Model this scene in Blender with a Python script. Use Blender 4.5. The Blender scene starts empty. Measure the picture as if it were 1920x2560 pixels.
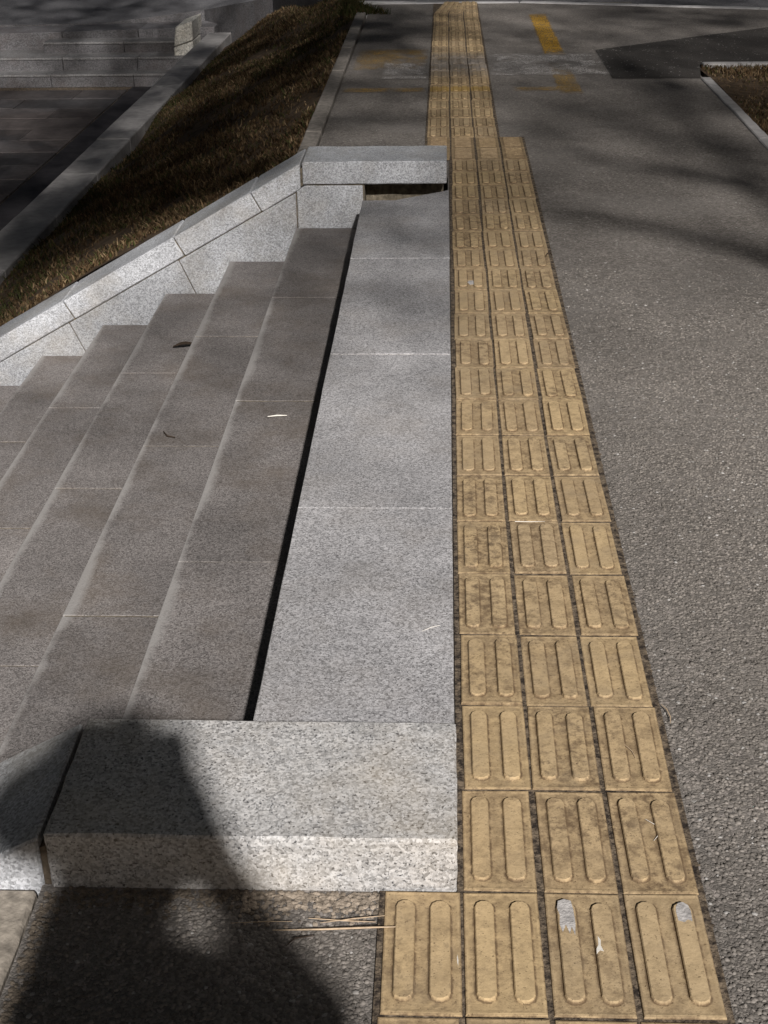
import bpy, bmesh, math, random
import numpy as np
from mathutils import Vector, Matrix

random.seed(7)
rng = np.random.default_rng(11)
S = bpy.context.scene
C = S.collection

# ------------------------------------------------------------------ camera
CAM = Vector((-0.0324, -1.4478, 1.5939))
YAW, PITCH, ROLL = 0.04797, 0.47754, -0.0173
def cam_axes():
    cy, sy, cp, sp, cr, sr = (math.cos(YAW), math.sin(YAW), math.cos(PITCH), math.sin(PITCH), math.cos(ROLL), math.sin(ROLL))
    fwd = Vector((-sy*cp, cy*cp, -sp)); right = Vector((cy, sy, 0)); up = right.cross(fwd)
    return cr*right + sr*up, -sr*right + cr*up, fwd
RT, UP, FWD = cam_axes()
cd = bpy.data.cameras.new('camera')
cd.sensor_fit = 'VERTICAL'; cd.sensor_height = 36.0; cd.lens = 3400/2560*36.0
cd.clip_start = 0.02; cd.clip_end = 900
cam = bpy.data.objects.new('camera', cd); C.objects.link(cam)
cam.matrix_world = Matrix(((RT.x, UP.x, -FWD.x, CAM.x), (RT.y, UP.y, -FWD.y, CAM.y), (RT.z, UP.z, -FWD.z, CAM.z), (0, 0, 0, 1)))
S.camera = cam

# ------------------------------------------------------------------ light
SUN = Vector((0.276, -1.0, 0.728)).normalized()            # towards the light: behind the viewer, a little to the right
elev = math.asin(SUN.z); azim = math.atan2(SUN.x, SUN.y)
W = bpy.data.worlds.new('World'); S.world = W; W.use_nodes = True
wn = W.node_tree; bg = wn.nodes['Background']
sky = wn.nodes.new('ShaderNodeTexSky'); sky.sky_type = 'NISHITA'; sky.sun_disc = False
sky.sun_elevation = elev; sky.sun_rotation = azim; sky.dust_density = 4.0; sky.ozone_density = .6
wn.links.new(sky.outputs[0], bg.inputs[0]); bg.inputs[1].default_value = 0.0055
sl = bpy.data.lights.new('sun', 'SUN'); sl.energy = 2.3; sl.angle = math.radians(1.5); sl.color = (1.0, 0.965, 0.925)
so = bpy.data.objects.new('sun', sl); C.objects.link(so); so.location = SUN*30
so.rotation_euler = SUN.to_track_quat('Z', 'Y').to_euler()
S.view_settings.view_transform = 'Standard'; S.view_settings.look = 'None'
S.view_settings.gamma = 1.0; S.view_settings.exposure = 1.22; S.view_settings.use_curve_mapping = False

# ------------------------------------------------------------------ helpers
def tag(o, label=None, cat=None, group=None, kind=None):
    if label: o['label'] = label
    if cat: o['category'] = cat
    if group: o['group'] = group
    if kind: o['kind'] = kind
    return o
def mesh(name, verts, faces, mat=None):
    me = bpy.data.meshes.new(name); me.from_pydata([tuple(v) for v in verts], [], faces); me.update()
    if mat: me.materials.append(mat)
    return me
def link(name, me, parent=None, loc=None, rot=None):
    o = bpy.data.objects.new(name, me); C.objects.link(o)
    if parent: o.parent = parent
    if loc is not None: o.location = loc
    if rot is not None: o.rotation_euler = rot
    return o
def empty(name, loc=(0, 0, 0)):
    o = bpy.data.objects.new(name, None); C.objects.link(o); o.location = loc; o.empty_display_size = .1
    return o
def prism(poly, axis, a, b, mat, name, bevel=0.004, jag=0.0, seg=1):
    """extrude a 2-d polygon: axis 'z' -> poly is (x,y); axis 'y' -> poly is (x,z)"""
    bm = bmesh.new()
    def P(p, t): return (p[0], p[1], t) if axis == 'z' else (p[0], t, p[1])
    lo = [bm.verts.new(P(p, a)) for p in poly]; hi = [bm.verts.new(P(p, b)) for p in poly]
    n = len(poly)
    bm.faces.new(lo); bm.faces.new(hi)
    for i in range(n): bm.faces.new((lo[i], lo[(i+1) % n], hi[(i+1) % n], hi[i]))
    bmesh.ops.recalc_face_normals(bm, faces=bm.faces)
    if jag:
        bmesh.ops.subdivide_edges(bm, edges=[e for e in bm.edges if e.calc_length() > .12], cuts=7, use_grid_fill=True)
    if bevel: bmesh.ops.bevel(bm, geom=[e for e in bm.edges if e.is_manifold and e.calc_face_angle(0) > .3], offset=bevel, segments=seg, profile=.6, affect='EDGES', clamp_overlap=True)
    if jag:
        for v in bm.verts:
            v.co += Vector((random.uniform(-1, 1), random.uniform(-1, 1), random.uniform(-1, 1)))*jag
    me = bpy.data.meshes.new(name); bm.to_mesh(me); bm.free()
    me.materials.append(mat)
    return me
def box(x0, x1, y0, y1, z0, z1, mat, name, bevel=0.004, jag=0.0):
    return prism([(x0, y0), (x1, y0), (x1, y1), (x0, y1)], 'z', z0, z1, mat, name, bevel, jag)

# ------------------------------------------------------------------ materials
class N:
    def __init__(s, name):
        s.m = bpy.data.materials.new(name); s.m.use_nodes = True; s.t = s.m.node_tree
        s.b = s.t.nodes['Principled BSDF']; s.b.inputs['Specular IOR Level'].default_value = .25
        s.pos = s.t.nodes.new('ShaderNodeNewGeometry').outputs['Position']
    def n(s, t, **k):
        x = s.t.nodes.new(t)
        for a, v in k.items(): setattr(x, a, v)
        return x
    def l(s, a, b): s.t.links.new(a, b)
    def put(s, sock, v):
        if hasattr(v, 'links'): s.l(v, sock)
        elif isinstance(v, (tuple, list)): sock.default_value = (*v, 1) if len(v) == 3 and len(sock.default_value) == 4 else v
        else: sock.default_value = v
    def noise(s, scale, detail=3, rough=.55, vec=None, out=0, dist=0):
        x = s.n('ShaderNodeTexNoise'); x.inputs['Scale'].default_value = scale; x.inputs['Detail'].default_value = detail
        x.inputs['Roughness'].default_value = rough; x.inputs['Distortion'].default_value = dist
        s.l(vec or s.pos, x.inputs['Vector']); return x.outputs[out]
    def vor(s, scale, out='Color', feature='F1', vec=None, rnd=1.0):
        x = s.n('ShaderNodeTexVoronoi', feature=feature); x.inputs['Scale'].default_value = scale; x.inputs['Randomness'].default_value = rnd
        s.l(vec or s.pos, x.inputs['Vector']); return x.outputs[out]
    def scale(s, v, vec=None):
        x = s.n('ShaderNodeVectorMath', operation='MULTIPLY'); s.l(vec or s.pos, x.inputs[0]); x.inputs[1].default_value = v; return x.outputs[0]
    def ramp(s, v, a, b, lo=0.0, hi=1.0):
        x = s.n('ShaderNodeMapRange'); s.l(v, x.inputs[0])
        x.inputs[1].default_value = a; x.inputs[2].default_value = b; x.inputs[3].default_value = lo; x.inputs[4].default_value = hi
        return x.outputs[0]
    def math(s, op, a, b=0.0):
        x = s.n('ShaderNodeMath', operation=op); s.put(x.inputs[0], a); s.put(x.inputs[1], b); return x.outputs[0]
    def mix(s, f, a, b, mode='MIX'):
        x = s.n('ShaderNodeMix', data_type='RGBA', blend_type=mode); s.put(x.inputs[0], f); s.put(x.inputs[6], a); s.put(x.inputs[7], b); return x.outputs[2]
    def gray(s, v):
        x = s.n('ShaderNodeCombineColor'); [s.l(v, x.inputs[i]) for i in range(3)]; return x.outputs[0]
    def bump(s, h, strength, dist, prev=None):
        x = s.n('ShaderNodeBump'); x.inputs['Strength'].default_value = strength; x.inputs['Distance'].default_value = dist
        s.l(h, x.inputs['Height'])
        if prev: s.l(prev, x.inputs['Normal'])
        return x.outputs[0]
    def sep(s):
        x = s.n('ShaderNodeSeparateXYZ'); s.l(s.pos, x.inputs[0]); return x.outputs
    def rand(s): return s.n('ShaderNodeObjectInfo').outputs['Random']
    def done(s, col, rough=.8, normal=None):
        s.put(s.b.inputs['Base Color'], col); s.put(s.b.inputs['Roughness'], rough)
        if normal: s.l(normal, s.b.inputs['Normal'])
        return s.m

def granite(name, base, dark, light, speck=1.0, stain=(.30, .23, .14), stain_amt=.35, bumpy=.35, varr=.16, wear=None):
    m = N(name)
    g1 = m.vor(150*speck, 'Color'); sep = m.n('ShaderNodeSeparateColor'); m.l(g1, sep.inputs[0])
    g = m.ramp(sep.outputs[0], 0, 1, .58, 1.42)
    c = m.mix(1.0, m.mix(0.0, base, base), m.gray(g), 'MULTIPLY')
    sp = m.ramp(m.noise(125*speck, 2, .6), .60, .66)
    c = m.mix(m.math('MULTIPLY', sp, .95), c, dark)
    sp2 = m.ramp(m.noise(170*speck, 2, .5, m.scale((1.3, .9, 1.1))), .58, .66)
    c = m.mix(m.math('MULTIPLY', sp2, .75), c, light)
    st = m.ramp(m.noise(3.1, 5, .65), .46, .72)
    c = m.mix(m.math('MULTIPLY', st, stain_amt), c, stain)
    st2 = m.ramp(m.noise(1.7, 5, .65), .33, .67, .74, 1.22)
    c = m.mix(1.0, c, m.gray(st2), 'MULTIPLY')
    c = m.mix(1.0, c, m.gray(m.ramp(m.rand(), 0, 1, 1-varr, 1+varr)), 'MULTIPLY')
    if wear:
        nx = m.n('ShaderNodeAttribute', attribute_type='OBJECT', attribute_name='nose_x').outputs['Fac']
        d = m.math('SUBTRACT', m.sep()[0], nx)
        wd = m.math('ADD', m.ramp(m.noise(1.7, 3, .6), .35, .65, .003, .032), m.ramp(m.noise(24, 3, .6), .3, .7, -.005, .005))
        f = m.ramp(m.math('SUBTRACT', wd, d), -.010, .012, 0, .8)
        c = m.mix(f, c, wear)
    h = m.noise(140*speck, 3, .6)
    nb = m.bump(h, bumpy, .004, m.bump(m.noise(9, 3), .15, .01))
    return m.done(c, .72, nb)
G_COPE = granite('granite_coping', (.33, .322, .33), (.09, .085, .09), (.56, .56, .57), 1.5, (.27, .235, .20), .30)
G_BLOCK = granite('granite_block', (.44, .43, .425), (.07, .07, .075), (.62, .62, .63), 1.35, (.41, .335, .235), .42, .35, .03)
G_TREAD = granite('granite_tread', (.195, .178, .172), (.07, .06, .058), (.38, .36, .35), 1.5, (.135, .108, .085), .65, wear=(.35, .335, .325))
G_WALL = granite('granite_wall', (.44, .45, .475), (.22, .22, .23), (.58, .59, .62), 1.3, (.38, .34, .28), .5)
G_NOSE = granite('granite_worn_edge', (.36, .345, .335), (.16, .15, .15), (.5, .5, .5), 1.0, (.25, .21, .18), .6)
G_FAR2 = granite('granite_dark_slab', (.19, .185, .185), (.1, .1, .1), (.26, .26, .26), .6, (.12, .10, .09), .5)
G_FAR = granite('granite_dark_step', (.12, .115, .12), (.05, .05, .05), (.2, .2, .2), .6, (.09, .07, .065), .5)

def asphalt(name, base, stones, contrast=1.0, dust=(.27, .25, .235), dust_amt=.4):
    m = N(name)
    wv = m.n('ShaderNodeVectorMath', operation='ADD'); m.l(m.pos, wv.inputs[0])
    wn_ = m.n('ShaderNodeVectorMath', operation='SCALE'); m.l(m.noise(60, 2, .5, out=1), wn_.inputs[0]); wn_.inputs['Scale'].default_value = .017
    m.l(wn_.outputs[0], wv.inputs[1]); P = wv.outputs[0]
    v = m.vor(125, 'Color', vec=P); sp = m.n('ShaderNodeSeparateColor'); m.l(v, sp.inputs[0])
    d = m.vor(125, 'Distance', 'DISTANCE_TO_EDGE', vec=P)
    cell = m.ramp(sp.outputs[0], 0, 1, .62, 1.38)
    c = m.mix(1.0, m.mix(0.0, base, base), m.gray(cell), 'MULTIPLY')
    c = m.mix(m.ramp(sp.outputs[1], .86, .93), c, stones)
    gap = m.math('MULTIPLY', m.ramp(d, .0, .13, 1, 0), m.ramp(m.noise(40, 3, .6), .35, .65, .1, .7))
    c = m.mix(gap, c, (.035, .032, .03))
    c = m.mix(m.ramp(sp.outputs[2], .990, .994), c, (.38, .36, .34))
    c = m.mix(m.math('MULTIPLY', m.ramp(m.noise(330, 2, .5), .4, .7), .25), c, (.3, .28, .26))
    du = m.ramp(m.noise(1.3, 6, .62, m.scale((1, 1.9, 1))), .45, .72)
    c = m.mix(m.math('MULTIPLY', du, dust_amt), c, dust)
    c = m.mix(1.0, c, m.gray(m.ramp(m.noise(.8, 4, .6, m.scale((1, 1.4, 1))), .3, .7, .84, 1.14)), 'MULTIPLY')
    nb = m.bump(m.ramp(d, 0, .3), .35*contrast, .005, m.bump(m.math('MULTIPLY', sp.outputs[1], 1.0), .25*contrast, .004, m.bump(m.noise(220, 3), .3, .002)))
    m.b.inputs['Specular IOR Level'].default_value = .12
    return m.done(c, .92, nb)
A_PATH = asphalt('asphalt_worn', (.180, .162, .146), (.29, .258, .238))
A_PATCH = asphalt('asphalt_fresh', (.030, .027, .025), (.045, .042, .04), .8, (.06, .05, .045), .3)
A_ROAD = asphalt('asphalt_road', (.105, .105, .115), (.16, .16, .17), .6, (.14, .14, .15), .3)

def simple(name, col, rough=.8, var=.25, scale=20, bump=.2):
    m = N(name)
    c = m.mix(1.0, m.mix(0.0, col, col), m.gray(m.ramp(m.noise(scale, 4), .3, .7, 1-var, 1+var)), 'MULTIPLY')
    return m.done(c, rough, m.bump(m.noise(scale*3, 3), bump, .004))
m = N('grout_dirt')
M_GROUT = m.done(m.mix(m.ramp(m.noise(45, 6, .75), .42, .60), (.030, .023, .019), (.20, .155, .11)), .95, m.bump(m.noise(150, 4), 1.0, .004))
M_DIRT = simple('dirt', (.20, .165, .13), .95, .55, 70, 1.0)
M_DIRT2 = simple('mortar_crumb', (.30, .25, .20), .95, .5, 70, .8)
M_MORTAR = simple('mortar', (.165, .14, .105), .95, .5, 40, .8)
M_DARKMORTAR = simple('dark_mortar', (.12, .095, .07), .95, .5, 50, .7)  # darker mortar for the near wall joints
M_CONC = simple('concrete_kerb', (.25, .225, .20), .9, .3, 40, .5)
M_CONC2 = simple('concrete_lawn_edge', (.34, .325, .32), .9, .18, 14, .3)
M_SOIL = simple('soil', (.075, .050, .030), .95, .55, 16, 1.0)
M_PLAZA = None
M_CORE = simple('core', (.1, .09, .08))
M_STRAW = simple('straw', (.50, .38, .26), .7, .2, 90, .1)
M_PALE = simple('pale_straw', (.72, .68, .62), .6, .1, 90, .1)
M_TWIG = simple('twig', (.05, .035, .025), .9, .3, 90, .1)
M_MOSS = simple('moss', (.06, .085, .02), .95, .5, 90, .8)
M_UNSEEN_BARK = simple('unseen_tree_bark', (.11, .085, .065), .95, .4, 12, 1.0)
M_WALL_SHADOW = simple('painted_wall_shadow', (.035, .032, .035), .85, .3, 9, .3)  # shadow beside the lawn edge wall, painted as a dark colour

def tile_mat(name, kk=1.0):
    m = N(name); r = m.rand()
    base = m.mix(r, (.57*kk, .42*kk, .235*kk), (.49*kk, .36*kk, .21*kk))
    base = m.mix(m.ramp(m.math('FRACT', m.math('MULTIPLY', r, 13.7)), .55, 1.0, 0, .35), base, (.40, .315, .215))
    c = m.mix(1.0, base, m.gray(m.ramp(m.noise(26, 5, .65), .3, .7, .78, 1.16)), 'MULTIPLY')
    dirt = m.ramp(m.noise(38, 6, .75), .45, .62)
    dirt2 = m.math('MULTIPLY', m.ramp(m.noise(5.5, 4, .6), .34, .64, .25, 1.0), m.ramp(m.math('FRACT', m.math('MULTIPLY', r, 7.31)), 0, 1, .35, 1.25))
    c = m.mix(m.math('MULTIPLY', dirt, dirt2), c, (.155, .105, .062))
    grit = m.math('MULTIPLY', m.ramp(m.noise(110, 4, .7), .54, .66), m.math('ADD', dirt2, .15))
    c = m.mix(m.math('MULTIPLY', grit, .8), c, (.17, .12, .075))
    z = m.sep()
    rib_dirt = m.n('ShaderNodeAttribute', attribute_name='groove')       # dirt packed into the grooves between the ribs
    gd = m.math('MINIMUM', m.math('MULTIPLY', rib_dirt.outputs['Fac'], m.ramp(m.noise(55, 5, .7), .36, .58, .15, .9)), .92)
    c = m.mix(gd, c, (.14, .092, .052))
    wash = m.ramp(m.noise(13, 5, .7), .44, .66)          # greyish-brown film of mud, uneven from tile to tile
    c = m.mix(m.math('MULTIPLY', wash, m.ramp(m.math('FRACT', m.math('MULTIPLY', r, 5.17)), 0, 1, .1, .6)), c, (.28, .215, .14))
    pit = m.ramp(m.noise(210, 2, .5), .66, .70)
    c = m.mix(m.math('MULTIPLY', pit, .7), c, (.10, .065, .035))
    # pale road-paint smear that crosses the far rows
    band = m.math('MULTIPLY', m.ramp(z[1], 7.85, 8.25), m.ramp(z[1], 8.95, 8.6))
    c = m.mix(m.math('MULTIPLY', band, m.ramp(m.noise(9, 5, .7), .36, .56, .25, .8)), c, (.46, .41, .37))
    band = m.math('MULTIPLY', m.ramp(z[1], 7.36, 7.41), m.ramp(z[1], 7.56, 7.51))
    c = m.mix(m.math('MULTIPLY', band, .6), c, (.42, .26, .05))
    nb = m.bump(m.noise(120, 4, .6), .35, .003)
    return m.done(c, .8, nb)
M_TILE = tile_mat('ochre_tactile_tile'); M_TILE2 = tile_mat('worn_brown_tile', .66)
M_GREYPAINT = simple('grey_splash', (.42, .40, .39), .7, .35, 60, .6)

def paint(name, col, lo, hi, scale=7):
    m = N(name)
    f = m.ramp(m.noise(scale, 7, .72, m.scale((1, .8, 1))), lo, hi)
    f2 = m.math('MULTIPLY', f, m.ramp(m.vor(105, 'Distance'), .7, .35, .35, 1))
    # fade out towards the sheet's border with an uneven edge (sheet uv)
    uv = m.n('ShaderNodeUVMap').outputs[0]; s = m.n('ShaderNodeSeparateXYZ'); m.l(uv, s.inputs[0])
    e = m.math('MINIMUM', m.math('MINIMUM', s.outputs[0], m.math('SUBTRACT', 1, s.outputs[0])), m.math('MINIMUM', s.outputs[1], m.math('SUBTRACT', 1, s.outputs[1])))
    e = m.ramp(m.math('ADD', e, m.math('MULTIPLY', m.math('SUBTRACT', m.noise(14, 5, .7), .5), .5)), -.02, .10)
    f2 = m.math('MULTIPLY', f2, e)
    m.put(m.b.inputs['Alpha'], f2)
    c = m.mix(1.0, m.mix(0.0, col, col), m.gray(m.ramp(m.noise(30, 4), .3, .7, .75, 1.2)), 'MULTIPLY')
    return m.done(c, .8)
P_YEL = paint('worn_yellow_paint', (.46, .26, .03), .22, .46)
P_YEL2 = paint('faded_yellow_paint', (.40, .25, .07), .36, .64, 5)
P_WHT = paint('worn_pale_paint', (.50, .47, .45), .36, .58, 6)

def grass_mat(name):
    m = N(name); a = m.n('ShaderNodeAttribute', attribute_name='tint')
    c = m.mix(1.0, a.outputs['Color'], m.gray(m.ramp(m.noise(2.2, 4, .6), .3, .7, .7, 1.25)), 'MULTIPLY')
    m.b.inputs['Specular IOR Level'].default_value = .1
    return m.done(c, .75)
M_GRASS = grass_mat('grass_blades')
m = N('tree_leaf'); M_LEAF = m.done(m.mix(m.noise(3, 3), (.035, .06, .02), (.08, .11, .035)), .6)

def plaza_mat():
    m = N('plaza_brick')
    c = m.mix(m.ramp(m.noise(.55, 4, .6), .42, .62), (.078, .066, .063), (.070, .068, .072))
    c = m.mix(1.0, c, m.gray(m.ramp(m.noise(14, 5, .6), .3, .7, .75, 1.25)), 'MULTIPLY')
    c = m.mix(1.0, c, m.gray(m.ramp(m.rand(), 0, 1, .72, 1.3)), 'MULTIPLY')
    return m.done(c, .85, m.bump(m.noise(60, 3), .3, .004))
M_PLAZA = plaza_mat()

# ------------------------------------------------------------------ the setting: sheets
def sheet(name, polys, z, mat, uv=False):
    vs, fs = [], []
    for p in polys:
        fs.append(tuple(range(len(vs), len(vs)+len(p))))
        vs += [(q[0], q[1], q[2] if len(q) > 2 else z) for q in p]
    me = mesh(name, vs, fs, mat)
    if uv:
        l = me.uv_layers.new(name='UVMap')
        for f in me.polygons:
            for li, c in zip(f.loop_indices, ((0, 0), (1, 0), (1, 1), (0, 1))): l.data[li].uv = c
    o = link(name, me); tag(o, kind='structure'); return o
R4 = lambda x0, x1, y0, y1: [(x0, y0), (x1, y0), (x1, y1), (x0, y1)]
sheet('ground', [R4(-300, 300, -300, 300)], -1.95, M_SOIL)
sheet('asphalt_path', [R4(-.70, -.012, -8, .27), R4(-.012, 1.66, -8, 11.75), R4(-.70, -.012, 5.17, 11.75),
                       R4(1.66, 9, 8.42, 10.2), [(1.66, 10.2), (9, 10.2), (9, 9.3), (1.66, 11.5)] and [(1.66, 10.2), (5.6, 10.2), (1.66, 11.45)]], -.004, A_PATH)
sheet('fresh_asphalt_patch', [[(1.07, 7.82), (1.64, 7.80), (1.72, 8.32), (2.6, 8.32), (5.5, 8.32), (5.5, 11.4), (2.54, 10.04), (1.95, 9.63), (1.07, 8.99)]], .0, A_PATCH)

# lawn terrace falling to the lower plaza
def lawn_z(x, y):
    t = (-.80 - x)
    z = -.02 - t*.485 + .03*math.sin(x*3.1+y*1.3) + .025*math.sin(y*2.3-x*1.7)
    if t < .15: z = z*t/.15 - .015*(1-t/.15)
    z -= .07*min(1, max(0, (-2.2-x)/.5))
    return z
def grid(name, xs, ys, zf, mat, kind='structure'):
    vs = [(x, y, zf(x, y)) for y in ys for x in xs]; nx = len(xs)
    fs = [(j*nx+i, j*nx+i+1, (j+1)*nx+i+1, (j+1)*nx+i) for j in range(len(ys)-1) for i in range(nx-1)]
    o = link(name, mesh(name, vs, fs, mat)); tag(o, kind=kind)
    for p in o.data.polygons: p.use_smooth = True
    return o
grid('lawn_bank', np.linspace(-2.86, -.80, 22), np.linspace(5.16, 16.6, 70), lawn_z, M_SOIL)
grid('near_lawn_bank', np.linspace(-3.2, -.80, 22), np.linspace(-8, .26, 40), lawn_z, M_SOIL)
grid('right_lawn', np.linspace(1.70, 9, 40), np.linspace(-8, 8.30, 60), lambda x, y: -.012+.012*math.sin(4*x+y)+.012*math.sin(3*y-x), M_SOIL)

# lower plaza
sheet('lower_plaza', [R4(-30, -3.14, 8, 16.9), R4(-30, -2.5, -20, 8)], -1.62, M_GROUT)

# the road behind and its verge
near = [(-30, 20.5, -1.35), (-12, 19.0, -1.12), (-4.9, 18.62, -1.05), (-3.4, 18.62, -.88), (-2.2, 16.7, -.50), (-.85, 12.35, -.06), (-.3, 11.86, -.08), (.65, 11.86, -.09), (2.7, 11.30, -.09), (9.2, 9.4, -.09), (40, 0, -.09)]
farp = [(-30, 24.5, -1.30), (-12, 22.9, -1.10), (-5.2, 22.5, -.95), (-3.0, 22.5, -.65), (-1.5, 22.5, -.35), (-.6, 22.5, -.12), (0, 22.5, -.09), (1.2, 22.5, -.09), (5, 22.5, -.09), (14, 22.5, -.09), (60, 22, -.09)]
n = len(near)
o = link('road', mesh('road', near+farp, [(i, i+1, n+i+1, n+i) for i in range(n-1)], A_ROAD)); tag(o, kind='structure')
o = link('road_bank', mesh('road_bank', near+[(x, y, -1.97) for x, y, z in near], [(i, n+i, n+i+1, i+1) for i in range(n-1)], G_FAR)); tag(o, kind='structure')
vs = [(x, y-.05, z+.05) for x, y, z in farp]+[(x, y+30, z+2.5) for x, y, z in farp]
o = link('far_verge', mesh('far_verge', vs, [(i, i+1, n+i+1, n+i) for i in range(n-1)], simple('verge', (.03, .035, .018), .95, .5, 3, 1))); tag(o, kind='structure')

# ------------------------------------------------------------------ tactile paving: tiles
PX, PY = .13, .2626
TW, TL = .1218, .2572
def tile_mesh(kind, k):
    rr = random.Random(100+k+(50 if kind == 'dot' else 0))
    bm = bmesh.new(); lay = bm.verts.layers.float.new('groove')
    h = .004; w, l = TW/2, TL/2
    def ring(x, y, z, g): v = bm.verts.new((x, y, z)); v[lay] = g; return v
    j = lambda a=.0012: rr.uniform(-a, a)
    prof = [(-.003, w, l, 1), (h-.0022, w, l, 1), (h-.0006, w-.0010, l-.0010, .75), (h, w-.0040, l-.0040, .1)]
    cor = [(-1, -1), (1, -1), (1, 1), (-1, 1)]
    rings = []
    cj = [(j(), j()) for _ in cor]
    for z, a, b, g in prof: rings.append([ring(cx*a+cj[i][0], cy*b+cj[i][1], z, g) for i, (cx, cy) in enumerate(cor)])
    for r0, r1 in zip(rings, rings[1:]):
        for i in range(4): bm.faces.new((r0[i], r0[(i+1) % 4], r1[(i+1) % 4], r1[i]))
    # slightly sunken field inside a narrow rim
    inner = [ring(cx*(w-.0085), cy*(l-.009), h-.0006, .45) for cx, cy in cor]
    for i in range(4): bm.faces.new((rings[-1][i], rings[-1][(i+1) % 4], inner[(i+1) % 4], inner[i]))
    bm.faces.new(inner)
    def lump(outline, z0, z1, inset):
        base = [ring(x, y, z0+.0010, 1.6) for x, y in outline]
        cx = sum(p[0] for p in outline)/len(outline); cy = sum(p[1] for p in outline)/len(outline)
        def shrink(d):
            o = []
            for i, (x, y) in enumerate(outline):
                a = Vector(outline[i-1]); b = Vector(outline[(i+1) % len(outline)])
                t = (b-a).normalized(); nrm = Vector((t.y, -t.x))
                if nrm.dot(Vector((x-cx, y-cy))) < 0: nrm = -nrm
                o.append((x-nrm.x*d, y-nrm.y*d))
            return o
        sk = [ring(x, y, z0+.0008, .30) for x, y in shrink(-.0042)]
        for i in range(len(outline)): bm.faces.new((sk[i], sk[(i+1) % len(outline)], base[(i+1) % len(outline)], base[i]))
        m1 = [ring(x, y, z0+(z1-z0)*.72, .30) for x, y in shrink(inset*.45)]
        m2 = [ring(x, y, z1, 0) for x, y in shrink(inset)]
        nn = len(outline)
        for r0, r1 in ((base, m1), (m1, m2)):
            for i in range(nn): bm.faces.new((r0[i], r0[(i+1) % nn], r1[(i+1) % nn], r1[i]))
        bm.faces.new(m2)
    if kind == 'bar':
        for cx in (-.0285, .0285):
            bw = .0172+j(.0008); bl = .108+j(.002); cc = cx+j(.001); cy = j(.002)
            pts = []
            for e in (-1, 1):
                for i in range(6):
                    a = math.pi*i/5
                    pts.append((cc+bw*math.cos(a)*e*-1*(-1), cy+e*(bl-bw)+e*bw*math.sin(a)*.9))
            lump(pts, h-.0012, h+.0050+j(.0006), .0032)
    else:
        for iy in range(-4, 4):
            cy = (iy+.5)*.0295; pts = []
            for e in (-1, 1):
                for i in range(4):
                    a = math.pi*i/3; pts.append((e*(.040+.006*math.sin(a)), cy+e*.0062*math.cos(a)))
            lump(pts, h-.0012, h+.004, .0035)
    bmesh.ops.recalc_face_normals(bm, faces=bm.faces)
    me = bpy.data.meshes.new(kind+'_tile'); bm.to_mesh(me); bm.free(); me.materials.append(M_TILE if kind == 'bar' else M_TILE2)
    return me
BAR = [tile_mesh('bar', k) for k in range(8)]
DOT = [tile_mesh('dot', k) for k in range(3)]
bed = sheet('tactile_paving', [R4(-.004, .402, -2.2, 5.5), R4(-.132, -.004, -2.2, .262), R4(-.132, .402, 5.5, 6.05), R4(-.132, .272, 6.05, 11.72)], .0012, M_GROUT)
bed['label'] = 'ochre tactile tile strip running past the stair head'
tiles = {}
def tile(col, row, kind='bar', x=None, y=None):
    me = random.choice(BAR if kind == 'bar' else DOT)
    cx = (col-.5)*PX+.003+random.gauss(0, .0013) + .0015*math.sin(row*.7) if x is None else x
    cy = (row+.5)*PY+random.gauss(0, .0012) if y is None else y
    o = link('tile', me, bed, (cx, cy, random.gauss(0.0006, .0009)), (random.gauss(0, .004), random.gauss(0, .006), random.gauss(0, .0055)))
    if random.random() < .5: o.rotation_euler.z += math.pi
    tiles[(col, row)] = o; return o
for r in range(-6, 21):
    for c in (1, 2, 3): tile(c, r)
for r in range(-6, 1): tile(0, r)
for i, r in enumerate((21, 22)):
    for c in (0, 1, 2, 3): tile(c, r, 'dot')
for r in range(23, 42):
    for c in (0, 1, 2): tile(c, r)
for r, dx in ((42, .012), (43, .045), (44, .075)):
    for c in (0, 1, 2):
        x = (c-.5)*PX+.004+dx*(2.2-c)/2.2
        o = tile(c, r, 'bar', x=x); o.rotation_euler.z = -.10*(2-c)/2; o.scale.x = 1-.05*(r-41)/3
# grey splashes on three of the near tiles
def blob(name, pts, parent, z, mat, sub=None):
    me = mesh(name, [(x, y, z) for x, y in pts]+[(x*1.0, y, z-.0035) for x, y in pts], [tuple(range(len(pts)))]+[(i, (i+1) % len(pts), len(pts)+(i+1) % len(pts), len(pts)+i) for i in range(len(pts))], mat)
    return link(name, me, parent)
t = tiles[(2, 0)]; t.rotation_euler = (0, 0, 0)
blob('paint_splash', [(-.040, .104), (-.030, .109), (-.019, .105), (-.0165, .085), (-.0155, .055), (-.018, .028), (-.022, .048), (-.026, .032), (-.031, .052), (-.037, .035), (-.041, .052), (-.039, .072), (-.0425, .088)], t, .0097, M_GREYPAINT)
blob('paint_splash', [(.017, .028), (.021, .020), (.020, .008), (.0235, -.004), (.018, -.002), (.012, -.009), (.0125, .001), (.0165, .010)], t, .0096, M_PALE)
t = tiles[(3, 0)]; t.rotation_euler = (0, 0, 0)
blob('paint_splash', [(.019, .094), (.024, .103), (.032, .1045), (.039, .098), (.0415, .085), (.0405, .062), (.034, .066), (.028, .060), (.0185, .063), (.0175, .082)], t, .0097, M_GREYPAINT)
t = tiles[(1, 13)] ; t.rotation_euler = (0, 0, 0)
blob('paint_splash', [(-.006, -.03), (.012, -.03), (.013, -.07), (-.004, -.075), (-.012, -.05)], t, .0055, M_GREYPAINT)

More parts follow.
